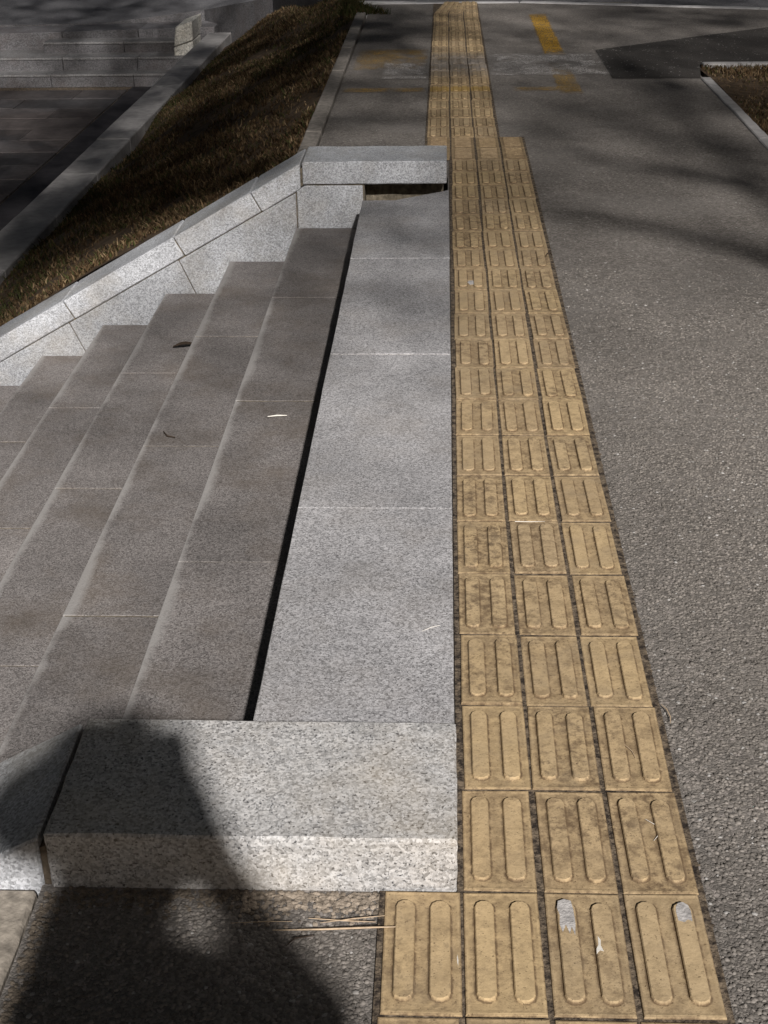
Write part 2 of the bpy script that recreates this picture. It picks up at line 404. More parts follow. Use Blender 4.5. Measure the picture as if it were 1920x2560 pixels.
# ------------------------------------------------------------------ staircase
stair = empty('stone_staircase', (-.9, 2.7, -1.62))
tag(stair, 'grey granite staircase descending left below the wide pale coping', 'staircase')
def sub(name, me, parent):
    o = link(name, me, parent); o.matrix_parent_inverse = parent.matrix_world.inverted() if False else Matrix.Translation(-parent.location); return o
YJ = [.588, 1.648, 2.742, 3.822, 4.846]
g = .0030
cop = [R4(-.402, -.007, YJ[0], YJ[1]-g), R4(-.403, -.007, YJ[1]+g, YJ[2]-g+.012), R4(-.402, -.008, YJ[2]+g+.012, YJ[3]-g),
       [(-.403, YJ[3]+g), (-.007, YJ[3]+g), (-.009, 4.905), (-.05, 4.872), (-.252, 4.725), (-.403, 4.722)]]
for p in cop: sub('coping_slab', prism(p, 'z', -.10, .001+random.uniform(-.001, .0015), G_COPE, 'coping_slab', .0015, .0007), stair)
sub('mortar_joint', box(-.401, -.014, .6, 4.72, -.11, -.0022, M_MORTAR, 'mortar_joint', 0), stair)
NOSE = [(-.402-.3245*k, -.16*k) for k in range(0, 11)]
offs = [0, 0, -.03, -.04, -.03, -.02, 0, .02, .03, .02, 0]
for k in range(1, 10):
    xn, z = NOSE[k]; xp = NOSE[k-1][0]
    js = [YJ[0]+.002]+[y+offs[k]*.5 for y in YJ[1:4]]+[YJ[4]]
    for a, b in zip(js, js[1:]):
        dz = random.uniform(-.0015, .0015)
        t_ = sub('tread_slab', prism(R4(xn, xp+.02, a+g, b-g), 'z', z-.05, z+dz, G_TREAD, 'tread_slab', .0015, .0006), stair)
        t_['nose_x'] = xn
        sub('riser_slab', box(xn+.012, xn+.05, a+.001, b-.001, NOSE[k+1][1]-.002, z-.051, G_TREAD, 'riser_slab', 0), stair)
    sub('mortar_joint', box(xn+.006, xp+.01, YJ[0]+.01, YJ[4]-.01, z-.052, z-.0024, M_MORTAR, 'mortar_joint', 0), stair)
for a, b in zip(YJ, YJ[1:]): sub('riser_slab', box(-.395, -.35, a+.001, b-.001, -.162, -.101, G_TREAD, 'riser_slab', 0), stair)
core = [(-.36, -.115)]
for k in range(1, 10): core += [(NOSE[k-1][0]+.04, -.16*k-.06), (NOSE[k][0]+.055, -.16*k-.06)]
core += [(NOSE[9][0]+.055, -1.7), (-.36, -1.7)]
sub('core', prism(core, 'y', .6, 4.83, M_CORE, 'core', 0), stair)

# cheek walls either side of the stairs
SL = .553
def cheek(name, label, y0, y1, xe, zt, zb, joints, fjoints, filler, far):
    e = empty(name, (xe[0]-.3, (y0+y1)/2, -1.6)); tag(e, label, 'stair wall')
    x0, x1 = xe
    capb = prism([(x0+.004, zb), (x1, zb), (x1, zt), (x0+.004, zt)], 'y', y0, y1, G_WALL if far else G_BLOCK, 'cap_stone', .004, .0012)
    o = sub('cap_stone', capb, e); o['label'] = 'level end block of the cheek wall'
    ztop = lambda x: zt-.006+SL*(x-x0)
    th = .118
    ux, uz = 1/math.hypot(1, SL), SL/math.hypot(1, SL)
    js = [x0-.005]+joints
    for i, (a, b) in enumerate(zip(js, js[1:])):
        # joints are square to the slope; the first one is plumb
        d = th*.42
        p = [(a-.003, ztop(a)), (b+.003, ztop(b)), (b+.003+d, ztop(b)+SL*d-th), (a-.003+(d if i else 0), ztop(a)+SL*(d if i else 0)-th)]
        sub('cap_stone', prism(p, 'y', y0+random.uniform(-.001, .001), y1, G_WALL, 'cap_stone', .005, .0007), e)
    # mortar core showing in the joints
    p = [(x0+.02, zt-.02), (x0+.02, zb+.004), (js[-1], ztop(js[-1])-th+.01), (js[-1], ztop(js[-1])-.012)]
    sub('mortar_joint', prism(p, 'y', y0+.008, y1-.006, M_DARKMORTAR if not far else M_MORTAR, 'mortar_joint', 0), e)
    # facing stones below the cap
    fj = [x0-.03]+fjoints
    zl = lambda x: ztop(x)-th-.006
    for a, b in zip(fj, fj[1:]):
        H = .75; d = H*.42
        p = [(a-.0025, zl(a)), (b+.0025, zl(b)), (b+.0025+d, zl(b)-H), (a-.0025+d, zl(a)-H)]
        if a == fj[0]: p = [(a-.0025, zl(a)), (b+.0025, zl(b)), (b+.0025+d, zl(b)-H), (a-.0025, zl(a)-H)]
        sub('facing_stone', prism(p, 'y', y0+.004+random.uniform(-.001, .001), y1-.03, G_WALL, 'facing_stone', .004, .0006), e)
    p = [(fj[0]+.003, zl(fj[0])+SL*.02), (fj[0]+.003, -.55), (-.408, -.55), (-.408, zb-.008), (x0+.012, zb-.008)]
    sub('facing_stone', prism(p, 'y', y0+.004, y1-.03, G_WALL, 'facing_stone', .004, .0006), e)
    p = [(x0-.02, zb-.012), (js[-1], ztop(js[-1])-th-.012), (js[-1], -1.7), (x0-.02, -1.7)]
    sub('wall_core', prism(p, 'y', y0+.012, y1-.02, M_MORTAR, 'wall_core', 0), e)
    if filler:
        sub('wall_core', box(-.4, -.035, y0+.108, y1-.03, -.12, zb+.005, M_MORTAR, 'wall_core', .004, .003), e)
        sub('wall_core', box(x0+.02, -.4, y0+.012, y1-.03, -.12, zb+.012, M_MORTAR, 'wall_core', 0), e)
    return e
far_w = cheek('far_cheek_wall', 'far pale granite wall stepping down beside the stairs and lawn', 4.85, 5.175, (-.69, -.018), .149, .045,
              [-.936, -1.318, -1.888, -2.46, -3.03, -3.5], [-1.30, -1.87, -2.45, -3.02, -3.5], True, True)
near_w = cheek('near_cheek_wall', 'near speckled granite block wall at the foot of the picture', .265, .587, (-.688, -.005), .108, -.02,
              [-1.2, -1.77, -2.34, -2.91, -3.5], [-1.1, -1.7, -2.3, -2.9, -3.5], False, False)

# ------------------------------------------------------------------ kerbs
def kerb_row(name, label, pts, width, z0, z1, mat, step=.95, side=1, gap=.004):
    e = empty(name, (pts[0][0], pts[0][1], z0)); tag(e, label, 'kerb')
    for (xa, ya), (xb, yb) in zip(pts, pts[1:]):
        L = math.hypot(xb-xa, yb-ya); nseg = max(1, round(L/step)); ux, uy = (xb-xa)/L, (yb-ya)/L; nx, ny = -uy*side, ux*side
        for i in range(nseg):
            a, b = L*i/nseg+gap/2, L*(i+1)/nseg-gap/2
            jx = random.uniform(-.003, .003)
            q = [(xa+ux*a+nx*jx, ya+uy*a+ny*jx), (xa+ux*b+nx*jx, ya+uy*b+ny*jx), (xa+ux*b+nx*width, ya+uy*b+ny*width), (xa+ux*a+nx*width, ya+uy*a+ny*width)]
            sub('kerb_stone', prism(q, 'z', z0, z1+random.uniform(-.003, .003), mat, 'kerb_stone', .006, .0012), e)
    return e
kerb_row('lawn_kerb', 'narrow concrete kerb between the sloping lawn and far asphalt', [(-.712, 5.19), (-.715, 11.1)], .085, -.15, .012, M_CONC)
kerb_row('lawn_kerb', 'short pale kerb at the bottom left corner of the asphalt', [(-.705, -6), (-.705, .258)], .10, -.2, -.001, simple('rough_mortar_edge', (.29, .255, .215), .95, .4, 45, .5), step=.31)
kerb_row('lawn_kerb', 'pale concrete kerb along the brown grass at right', [(1.635, -6), (1.640, 7.80)], .065, -.12, .006, M_CONC2, side=-1)
kerb_row('lawn_kerb', 'kerb crossing behind the right brown grass beside the dark patch', [(1.74, 8.30), (9, 8.26)], .09, -.12, .008, M_CONC2)
kerb_row('road_kerb', 'thin whitish kerb edging the road at the top', [(-.9, 11.9), (-.3, 11.75), (.65, 11.74), (2.69, 11.12), (9, 9.3)], .10, -.2, .004, simple('pale_kerb', (.42, .41, .41), .85, .15, 20, .2))
e = empty('lawn_edge_wall', (-3.0, 12, -1.62)); tag(e, 'broad light concrete edge between the lawn and the sunken plaza', 'retaining wall')
for i in range(9):
    y0 = 5.6+i*1.3
    sub('edge_slab', prism([(-3.145, y0+.003), (-2.84, y0+.003), (-2.84, y0+1.297), (-3.145, y0+1.297)], 'z', -1.66, -1.0+random.uniform(-.004, .004), M_CONC2, 'edge_slab', .008, .001), e)

# ------------------------------------------------------------------ sunken plaza paving and back steps
plz = sheet('paving_and_shadow_strip', [R4(-4.13, -3.15, 8, 16.88)], -1.612, M_WALL_SHADOW)  # strip with the wall's shadow put into its colour; parent of the pavers
bw, bl = .60, 1.16
BR = [box(-bl/2+.006, bl/2-.006, -bw/2+.006, bw/2-.006, -.03, 0, M_PLAZA, 'paver', .006) for _ in range(2)]
for j in range(14):
    y = 8.5+j*bw
    if y+bw/2 > 16.88: break
    x = -4.14-bl/2-(.58 if j % 2 else 0)
    if j % 2:
        o = link('paver', BR[0], plz, (-4.14-.29, y, -1.60)); o.scale.x = .5
    while x > -9:
        link('paver', random.choice(BR), plz, (x, y, -1.60+random.uniform(-.003, .003))); x -= bl
st2 = empty('back_steps', (-5, 17.4, -1.62)); tag(st2, 'dark stone steps rising behind the sunken plaza at upper left', 'steps')
lv = [(16.89, -1.62, -1.452, -14, -3.16), (17.20, -1.46, -1.288, -14, -3.16), (17.57, -1.30, -1.146, -5.62, -3.40)]
for q, (y, z0, z1, xa, xb) in enumerate(lv):
    x = xb
    while x > xa+.2:
        w_ = min(random.choice((.95, 1.0, 1.1)), x-xa)
        t_ = sub('step_block', box(x-w_+.004, x-.004, y+.012, y+.9, z0, z1-.03, G_FAR, 'step_block', .004), st2)
        sub('step_slab', box(x-w_+.003, x-.003, y, y+.9, z1-.03, z1, G_FAR2, 'step_slab', .005, .001), st2)
        x -= w_
x = -3.16
while x > -14:
    sub('step_block', prism([(x-1.05, -1.31), (x-.005, -1.31), (x-.005, -1.035-.02*(-4-x)/1.0), (x-1.05, -1.035-.02*(-4-x+1.05)/1.0)], 'y', 17.93, 18.6, G_FAR, 'step_block', .006), st2); x -= 1.055
pw = empty('end_block', (-3.65, 17.4, -1.62)); tag(pw, 'small white stone end block beside the back steps', 'stone block')
M_WHITE = granite('granite_white', (.62, .60, .55), (.35, .33, .3), (.75, .75, .72), .4, (.45, .38, .28), .4)
sub('cap_stone', prism([(-3.62, -1.18), (-3.36, -1.10), (-3.36, -.86), (-3.58, -.93)], 'y', 17.32, 18.1, M_WHITE, 'cap_stone', .01), pw)
sub('facing_stone', prism([(-3.62, -1.46), (-3.36, -1.30), (-3.36, -1.11), (-3.62, -1.19)], 'y', 17.30, 18.1, M_WHITE, 'facing_stone', .01), pw)

# ------------------------------------------------------------------ paint on the asphalt
sheet('yellow_marking', [R4(.69, .84, 8.80, 10.98)], .0002, P_YEL, True)
sheet('yellow_marking', [R4(.685, .835, 7.28, 8.42)], .0003, P_YEL2, True)
sheet('yellow_marking', [R4(.405, .82, 7.40, 7.53)], .0010, P_YEL2, True)
sheet('yellow_marking', [R4(-.70, -.15, 7.40, 7.53)], .0011, P_YEL2, True)
sheet('yellow_marking', [R4(-.66, -.15, 8.22, 9.12)], .0012, P_YEL2, True)
sheet('pale_marking', [R4(.27, 1.08, 7.95, 8.85)], .0018, P_WHT, True)
sheet('pale_marking', [R4(-.45, -.14, 7.85, 8.5)], .0019, P_WHT, True)

# ------------------------------------------------------------------ grass
def blades(name, xs, ys, zs, hmin, hmax, cols, label, wid=.0035):
    n_ = len(xs)
    a = rng.uniform(0, 2*np.pi, n_); h = rng.uniform(hmin, hmax, n_)*rng.uniform(.5, 1, n_); w = wid*rng.uniform(.7, 1.5, n_)
    lean = rng.uniform(.2, 1.5, n_)*h; la = rng.uniform(0, 2*np.pi, n_)
    dx, dy = np.cos(a)*w, np.sin(a)*w
    ex, ey = np.cos(la)*lean, np.sin(la)*lean
    P = np.empty((n_, 5, 3))
    P[:, 0] = np.stack([xs-dx, ys-dy, zs-.005], 1); P[:, 1] = np.stack([xs+dx, ys+dy, zs-.005], 1)
    P[:, 2] = np.stack([xs+ex*.4+dx*.7, ys+ey*.4+dy*.7, zs+h*.65], 1); P[:, 3] = np.stack([xs+ex*.4-dx*.7, ys+ey*.4-dy*.7, zs+h*.65], 1)
    P[:, 4] = np.stack([xs+ex, ys+ey, zs+h], 1)
    me = bpy.data.meshes.new(name)
    me.vertices.add(n_*5); me.vertices.foreach_set('co', P.ravel())
    b = (np.arange(n_)*5)[:, None]
    loops = np.concatenate([b+0, b+1, b+2, b+3, b+3, b+2, b+4], 1).ravel()
    me.loops.add(n_*7); me.loops.foreach_set('vertex_index', loops.astype(np.int32))
    st = np.stack([np.arange(n_)*7, np.arange(n_)*7+4], 1).ravel(); me.polygons.add(n_*2)
    me.polygons.foreach_set('loop_start', st.astype(np.int32))
    me.update(calc_edges=True)
    at = me.color_attributes.new('tint', 'FLOAT_COLOR', 'POINT')
    col = np.ones((n_, 5, 4)); col[:, :, :3] = cols[:, None, :]; at.data.foreach_set('color', col.ravel())
    me.materials.append(M_GRASS); me.validate()
    o = link(name, me); tag(o, label, 'grass', kind='stuff'); return o
def field(xs, ys, s):     # cheap smooth pseudo-noise for patchiness
    return (np.sin(xs*2.1*s+ys*1.3*s)+np.sin(xs*3.7*s-ys*2.9*s+1.3)+np.sin(-xs*5.3*s+ys*4.1*s+.7)*.7+np.sin(ys*7.7*s+xs*6.1*s)*.5)/3.2
def grass_cols(xs, ys, green):
    dry = np.array([[.135, .088, .046], [.085, .052, .027], [.21, .148, .085], [.06, .038, .021]])
    gr = np.array([[.055, .060, .020], [.040, .048, .016], [.075, .070, .028]])
    c = dry[rng.integers(0, 4, len(xs))]; g_ = gr[rng.integers(0, 3, len(xs))]
    m_ = rng.uniform(0, 1, len(xs)) < np.clip(green, .03, .9)
    c = np.where(m_[:, None], g_, c)*rng.uniform(.55, 1.1, (len(xs), 1)); return c
NB = 95000
ys = 5.2+11.0*rng.uniform(0, 1, NB)**1.35; xs = rng.uniform(-2.82, -.80, NB)
keep = (field(xs, ys, 1.4)*1.2+field(xs*1.3+2, ys*1.1, 4.0)*.9+rng.uniform(-.7, .7, NB) > -.2) & ~((ys < 5.22)); xs, ys = xs[keep], ys[keep]
zs = np.array([lawn_z(x, y) for x, y in zip(xs, ys)])
green = .14+.35*np.clip(field(xs+3, ys, .8), 0, 1)+.55*np.clip((-2.35-xs)/.5, 0, 1)+.5*np.clip((ys-9.5)/3, 0, 1)*np.clip((xs+1.8), 0, 1)
blades('lawn_grass', xs, ys, zs, .014, .048, grass_cols(xs, ys, green), 'dry brown and green grass on the sloping lawn', .0042)
NB = 42000
ys = rng.uniform(4.5, 8.28, NB); xs = rng.uniform(1.72, 3.2, NB); zs = np.full(NB, -.01)
keep = field(xs, ys, 1.7)+rng.uniform(-.9, .9, NB) > -.35; xs, ys, zs = xs[keep], ys[keep], zs[keep]
blades('right_grass', xs, ys, zs, .012, .04, grass_cols(xs, ys, .12+.2*field(xs, ys, 1)), 'dry brown grass behind the pale kerb at right')
NB = 1500
ys = 11.05+.75*rng.uniform(0, 1, NB); xs = -.95+rng.uniform(0, 1, NB)*.5*(11.95-ys); zs = np.full(NB, -.01)
blades('tuft_grass', xs, ys, zs, .03, .09, grass_cols(xs, ys, np.full(NB, .85)), 'green grass tuft at the lawn tip by the road', .004)

# ------------------------------------------------------------------ chippings standing out of the near asphalt
def chip_mat():
    m = N('asphalt_chip'); r = m.n('ShaderNodeNewGeometry').outputs['Random Per Island']
    c = m.mix(r, (.112, .100, .089), (.245, .221, .199)); c = m.mix(m.ramp(m.math('FRACT', m.math('MULTIPLY', r, 37.3)), .975, .985), c, (.36, .345, .33))
    c = m.mix(1.0, c, m.gray(m.ramp(m.noise(1.7, 4), .3, .7, .8, 1.2)), 'MULTIPLY')
    m.b.inputs['Specular IOR Level'].default_value = .3
    return m.done(c, .7, m.bump(m.noise(300, 2), .3, .002))
def chippings(name, label, rects, dens, mat):
    bm = bmesh.new(); bmesh.ops.create_icosphere(bm, subdivisions=1, radius=1); bm.verts.ensure_lookup_table()
    V0 = np.array([v.co[:] for v in bm.verts]); F0 = np.array([[v.index for v in f.verts] for f in bm.faces]); bm.free()
    X = [np.stack([rng.uniform(a, b, int(dens*(b-a)*(d-c))), rng.uniform(c, d, int(dens*(b-a)*(d-c)))], 1) for a, b, c, d in rects]
    X = np.concatenate(X); k = len(X)
    r = rng.uniform(.0026, .0054, k); an = rng.uniform(0, 6.28, k)
    V = V0[None]*(1+rng.uniform(-.28, .28, (k, len(V0), 1)))*np.stack([r*rng.uniform(.8, 1.35, k), r, r*rng.uniform(.5, .8, k)], 1)[:, None]
    ca, sa = np.cos(an)[:, None], np.sin(an)[:, None]
    x = V[:, :, 0]*ca-V[:, :, 1]*sa; y = V[:, :, 0]*sa+V[:, :, 1]*ca
    V = np.stack([x+X[:, 0:1], y+X[:, 1:2], V[:, :, 2]-.0052+rng.uniform(-.0010, .0008, (k, 1))], 2)
    F = F0[None]+(np.arange(k)*len(V0))[:, None, None]
    me = bpy.data.meshes.new(name); nv = k*len(V0); nf = k*len(F0)
    me.vertices.add(nv); me.vertices.foreach_set('co', V.ravel()); me.loops.add(nf*3); me.loops.foreach_set('vertex_index', F.ravel().astype(np.int32))
    me.polygons.add(nf); me.polygons.foreach_set('loop_start', (np.arange(nf)*3).astype(np.int32)); me.update(calc_edges=True); me.validate(); me.materials.append(mat)
    return tag(link(name, me), label, 'chippings', kind='stuff')
CHIP = chip_mat()
chippings('asphalt_chippings', 'worn stone chippings standing out of the near asphalt', [(.406, .72, -.5, .6), (.406, .90, .6, 1.3), (.406, 1.15, 1.3, 2.3), (-.69, -.14, -.5, .235)], 21000, CHIP)
chippings('asphalt_chippings', 'sparser stone chippings in the asphalt further along the path', [(.406, 1.3, 2.3, 2.7), (.406, 1.35, 2.3, 3.1), (.406, 1.4, 2.3, 3.7)], 5000, CHIP)

# ------------------------------------------------------------------ dirt, moss and litter
def lumps(name, pts_fn, n_, r0, r1, mat, label, cat, zf=lambda x, y: 0.0, flat=.5):
    bm = bmesh.new()
    for _ in range(n_):
        x, y = pts_fn(); r = random.uniform(r0, r1)
        mt = Matrix.Translation((x, y, zf(x, y))) @ Matrix.Rotation(random.uniform(0, 6.3), 4, 'Z') @ Matrix.Diagonal((r*random.uniform(.7, 1.6), r, r*flat*random.uniform(.6, 1.2), 1))
        bmesh.ops.create_icosphere(bm, subdivisions=1, radius=1, matrix=mt)
    for v in bm.verts: v.co += Vector((random.uniform(-1, 1), random.uniform(-1, 1), random.uniform(-.6, .6)))*r0*.35
    me = bpy.data.meshes.new(name); bm.to_mesh(me); bm.free(); me.materials.append(mat)
    o = link(name, me); tag(o, label, cat, kind='stuff'); return o
lumps('dirt_fringe', lambda: (random.uniform(-.66, .02), .262-abs(random.gauss(0, .022))), 600, .002, .0055, M_DIRT, 'brown dirt gathered along the foot of the near granite block', 'dirt', lambda x, y: -.003)
lumps('mortar_crumbs', lambda: (random.uniform(-.36, .0), .258-abs(random.gauss(0, .03))), 420, .002, .006, M_DIRT2, 'tan mortar crumbs and dirt before the lit end of the near block', 'crumbs', lambda x, y: -.002)
lumps('joint_moss', lambda: (.1335+random.gauss(0, .002), random.uniform(2.08, 2.92)), 160, .002, .0045, M_MOSS, 'green moss in the joint between two tile columns', 'moss', lambda x, y: -.001)
xs_ = [.1335, .2635]
lumps('joint_dirt', lambda: (random.choice((.133, .263, .397, .4))+random.gauss(0, .002), random.uniform(-.3, 5)), 1500, .0015, .0035, M_GROUT, 'dark grit lying in the tile joints', 'grit', lambda x, y: -.001)
lumps('asphalt_edge_dirt', lambda: (-.69+abs(random.gauss(0, .016)), random.uniform(-.4, .25)), 350, .002, .007, M_DIRT, 'pale dirt along the bottom left kerb', 'dirt', lambda x, y: -.003)

def stick(name, label, cat, pts, r, mat, group=None):
    bm = bmesh.new(); rings = []
    for i, p in enumerate(pts):
        p = Vector(p); t = (Vector(pts[min(i+1, len(pts)-1)])-Vector(pts[max(i-1, 0)])).normalized()
        a = t.cross(Vector((0, 0, 1))).normalized(); b = a.cross(t)
        rr = r*(1 if 0 < i < len(pts)-1 else .5)
        rings.append([bm.verts.new(p+(a*math.cos(q)+b*math.sin(q))*rr) for q in np.arange(5)*2*math.pi/5])
    for r0, r1 in zip(rings, rings[1:]):
        for i in range(5): bm.faces.new((r0[i], r0[(i+1) % 5], r1[(i+1) % 5], r1[i]))
    bm.faces.new(rings[0]); bm.faces.new(rings[-1][::-1])
    bmesh.ops.recalc_face_normals(bm, faces=bm.faces)
    me = bpy.data.meshes.new(name); bm.to_mesh(me); bm.free(); me.materials.append(mat)
    return tag(link(name, me), label, cat, group)
gz = .002
stick('pine_needle', 'longest tan needle lying on the tile before the near block', 'needle', [(-.30, .168, gz), (-.22, .170, .004), (-.14, .172, .008), (-.098, .173, .0095)], .0017, M_STRAW)
stick('pine_needle', 'thin needle above the longest one before the near block', 'needle', [(-.245, .196, gz), (-.19, .190, .004), (-.135, .188, .004)], .0011, M_STRAW)
stick('pine_needle', 'needle slanting across the needle pile before the near block', 'needle', [(-.225, .186, gz), (-.17, .194, .005), (-.12, .203, .004)], .0010, M_STRAW)
stick('pine_needle', 'needle crossing the near shadow edge on the asphalt', 'needle', [(-.37, .182, gz), (-.31, .186, .003), (-.27, .187, .003)], .0009, M_STRAW)
stick('twig', 'dark forked twig under the tan needles', 'twig', [(-.275, .135, gz), (-.262, .15, .004), (-.232, .157, .003)], .0014, M_TWIG)
stick('white_stick', 'white sliver in the joint beside the extra near tile', 'stick', [(-.0035, .075, .003), (-.0045, .11, .004), (-.006, .135, .003)], .0015, M_PALE)
stick('white_stick', 'white straw lying on the top tread', 'straw', [(-.600, 2.60, -.156), (-.57, 2.607, -.155), (-.538, 2.61, -.156)], .003, M_PALE)
stick('white_stick', 'white sliver in a cross joint of the middle tile column', 'straw', [(.15, 1.573, .004), (.19, 1.570, .004), (.225, 1.573, .004)], .0022, M_PALE)
stick('hair_strand', 'curled pale fibre on the right near tile', 'fibre', [(.335, .39, .006), (.347, .405, .009), (.345, .43, .006), (.328, .445, .007)], .0007, M_PALE)
stick('hair_strand', 'short curved fibre on the right tile two rows up', 'fibre', [(.29, .655, .006), (.315, .66, .008), (.328, .64, .007), (.332, .62, .006)], .0008, M_STRAW)
stick('twig', 'short dark twig on the third stair tread', 'twig', [(-1.0, 2.84, -.316), (-.98, 2.80, -.315), (-.95, 2.79, -.316)], .003, M_TWIG)
stick('twig', 'short tan straw on the wide coping near its right side', 'straw', [(-.075, 1.06, .003), (-.055, 1.075, .004), (-.036, 1.085, .003)], .0009, M_PALE)
stick('twig', 'curved straw at the right tile edge by the asphalt', 'straw', [(.405, .80, .002), (.413, .78, .004), (.417, .755, .003), (.414, .735, .003)], .0012, M_STRAW)
def leaf(name, label, x, y, z, L, w_, ang, mat):
    vs = []
    for t in np.linspace(0, 1, 6):
        ww = w_*math.sin(math.pi*min(max(t, .04), .96))**.8; zz = .006+.01*math.sin(t*3.1)
        for s in (-1, 0, 1): vs.append((L*(t-.5), s*ww, zz+(.004 if s else 0)))
    fs = [(i*3+j, i*3+j+1, i*3+j+4, i*3+j+3) for i in range(5) for j in range(2)]
    o = link(name, mesh(name, vs, fs, mat), None, (x, y, z), (0, 0, ang)); tag(o, label, 'leaf'); return o
leaf('dry_leaf', 'dark pointed leaf on the fourth stair tread', -1.155, 4.10, -.478, .10, .022, .3, M_TWIG)
leaf('dry_leaf', 'tiny dark leaf on the right tile column', .385, 4.06-.25, .007, .026, .007, .3, M_TWIG)

# ------------------------------------------------------------------ the photographer, whose shadow falls across the near block
def capsule(bm, a, b, ra, rb, n_=10):
    a, b = Vector(a), Vector(b); t = (b-a); L = t.length; t.normalize()
    u = t.orthogonal().normalized(); v = t.cross(u); rings = []
    for k in range(5):
        th_ = math.pi/2*(1-k/4); rings.append((a-t*ra*math.sin(th_), ra*math.cos(th_)))
    for k in range(5):
        th_ = math.pi/2*k/4; rings.append((b+t*rb*math.sin(th_), rb*math.cos(th_)))
    vr = [[bm.verts.new(c+(u*math.cos(q)+v*math.sin(q))*max(r, 1e-4)) for q in np.arange(n_)*2*math.pi/n_] for c, r in rings]
    for r0, r1 in zip(vr, vr[1:]):
        for i in range(n_): bm.faces.new((r0[i], r0[(i+1) % n_], r1[(i+1) % n_], r1[i]))
    bm.faces.new(vr[0]); bm.faces.new(vr[-1])
def ellipsoid(bm, c, r): bmesh.ops.create_uvsphere(bm, u_segments=16, v_segments=10, radius=1, matrix=Matrix.Translation(c) @ Matrix.Diagonal((*r, 1)))
def body_mesh(name, fn, mat, parent, vox):
    bm = bmesh.new(); fn(bm); bmesh.ops.recalc_face_normals(bm, faces=bm.faces)
    me = bpy.data.meshes.new(name); bm.to_mesh(me); bm.free(); me.materials.append(mat)
    o = link(name, me, parent); md = o.modifiers.new('remesh', 'REMESH'); md.mode = 'VOXEL'; md.voxel_size = vox; md.use_smooth_shade = True
    return o
PB = Vector((.06, -1.90, 0))
pers = empty('person', PB); tag(pers, 'person in dark jacket and brimmed hat holding a phone, shadow falling on the near block', 'person')
hl, hr = Vector((-.118, -1.480, 1.530)), Vector((.045, -1.480, 1.515))
toL = lambda v: Vector(v)-PB
def arm(bm, s, sh, el, ha, k=1.0):
    capsule(bm, toL(sh), toL(el), .054*k, .046*k); capsule(bm, toL(el), toL(ha), .046*k, .032*k)
SHL, SHR = (-.11, -1.90, 1.365), (.305, -1.90, 1.375)
ELL, ELR = (-.085, -1.69, 1.47), (.130, -1.69, 1.475)
HC = Vector((.007, -1.885, 1.645))
def skin(bm):
    ellipsoid(bm, toL(HC), (.077, .098, .115))
    capsule(bm, toL((.04, -1.91, 1.42)), toL(HC+Vector((.015, -.01, -.06))), .056, .052)
    ellipsoid(bm, toL(HC+Vector((0, .098, -.015))), (.014, .022, .026))
    for s in (-1, 1): ellipsoid(bm, toL(HC+Vector((s*.078, 0, 0))), (.010, .02, .03))
    for s in (-1, 1): ellipsoid(bm, toL(HC+Vector((s*.03, .090, .012))), (.014, .010, .008))
    capsule(bm, toL(HC+Vector((-.02, .088, -.06))), toL(HC+Vector((.02, .088, -.06))), .008, .008)
    for s, ha in ((-1, hl), (1, hr)):
        el = Vector(ELL if s < 0 else ELR); capsule(bm, toL(el), toL(ha), .036, .026)
        ellipsoid(bm, toL(ha+Vector((0, .0, .03))), (.030, .045, .052))
        for i, f in enumerate((.06, .066, .062, .05)):
            b0 = ha+Vector((0, .020, .062-.02*i)); b1 = b0+Vector((-s*.020, .010, .0)); b2 = b0+Vector((-s*f*.75, .004, .0))
            capsule(bm, toL(b0), toL(b1), .009, .0085); capsule(bm, toL(b1), toL(b2), .0085, .007)
        b0 = ha+Vector((0, -.03, .045)); b1 = b0+Vector((-s*.03, -.012, .02)); capsule(bm, toL(b0), toL(b1), .011, .008)
    capsule(bm, toL((.06, -1.90, .95)), toL((.06, -1.90, 1.3)), .12, .13)
    for s in (-1, 1): capsule(bm, toL((.06+s*.09, -1.90, .88)), toL((.06+s*.10, -1.895, .08)), .075, .04)
def jacket(bm):
    for z_, a_, b_ in ((.92, .215, .14), (1.06, .21, .14), (1.2, .22, .14), (1.31, .225, .12)): ellipsoid(bm, toL((.085, -1.90, z_)), (a_, b_, .13))
    capsule(bm, toL(SHL), toL(SHR), .066, .066)
    capsule(bm, toL((-.10, -1.90, 1.375)), toL((.01, -1.905, 1.43)), .06, .062); capsule(bm, toL((.28, -1.90, 1.385)), toL((.06, -1.905, 1.45)), .062, .062)
    arm(bm, -1, SHL, ELL, Vector(ELL).lerp(hl, .82), 1.1); arm(bm, 1, SHR, ELR, Vector(ELR).lerp(hr, .82), 1.1)
def trousers(bm):
    ellipsoid(bm, toL((.06, -1.90, .88)), (.165, .118, .12))
    for s in (-1, 1):
        capsule(bm, toL((.06+s*.085, -1.90, .86)), toL((.06+s*.095, -1.88, .48)), .088, .065); capsule(bm, toL((.06+s*.095, -1.88, .48)), toL((.06+s*.10, -1.90, .10)), .065, .055)
def hair(bm): ellipsoid(bm, toL(HC+Vector((.012, -.014, .01))), (.108, .105, .115)); ellipsoid(bm, toL(HC+Vector((.072, -.01, -.045))), (.078, .08, .09))
def hat(bm):
    ellipsoid(bm, toL(HC+Vector((-.025, 0, .085))), (.200, .200, .018)); ellipsoid(bm, toL(HC+Vector((-.01, 0, .115))), (.118, .125, .145))
body_mesh('hat', hat, simple('hat_cloth', (.05, .05, .06), .9), pers, .009)
body_mesh('body', skin, simple('skin', (.45, .28, .2), .6, .05), pers, .008)
body_mesh('jacket', jacket, simple('jacket_cloth', (.03, .03, .04), .9), pers, .012)
body_mesh('trousers', trousers, simple('trouser_cloth', (.04, .045, .06), .9), pers, .012)
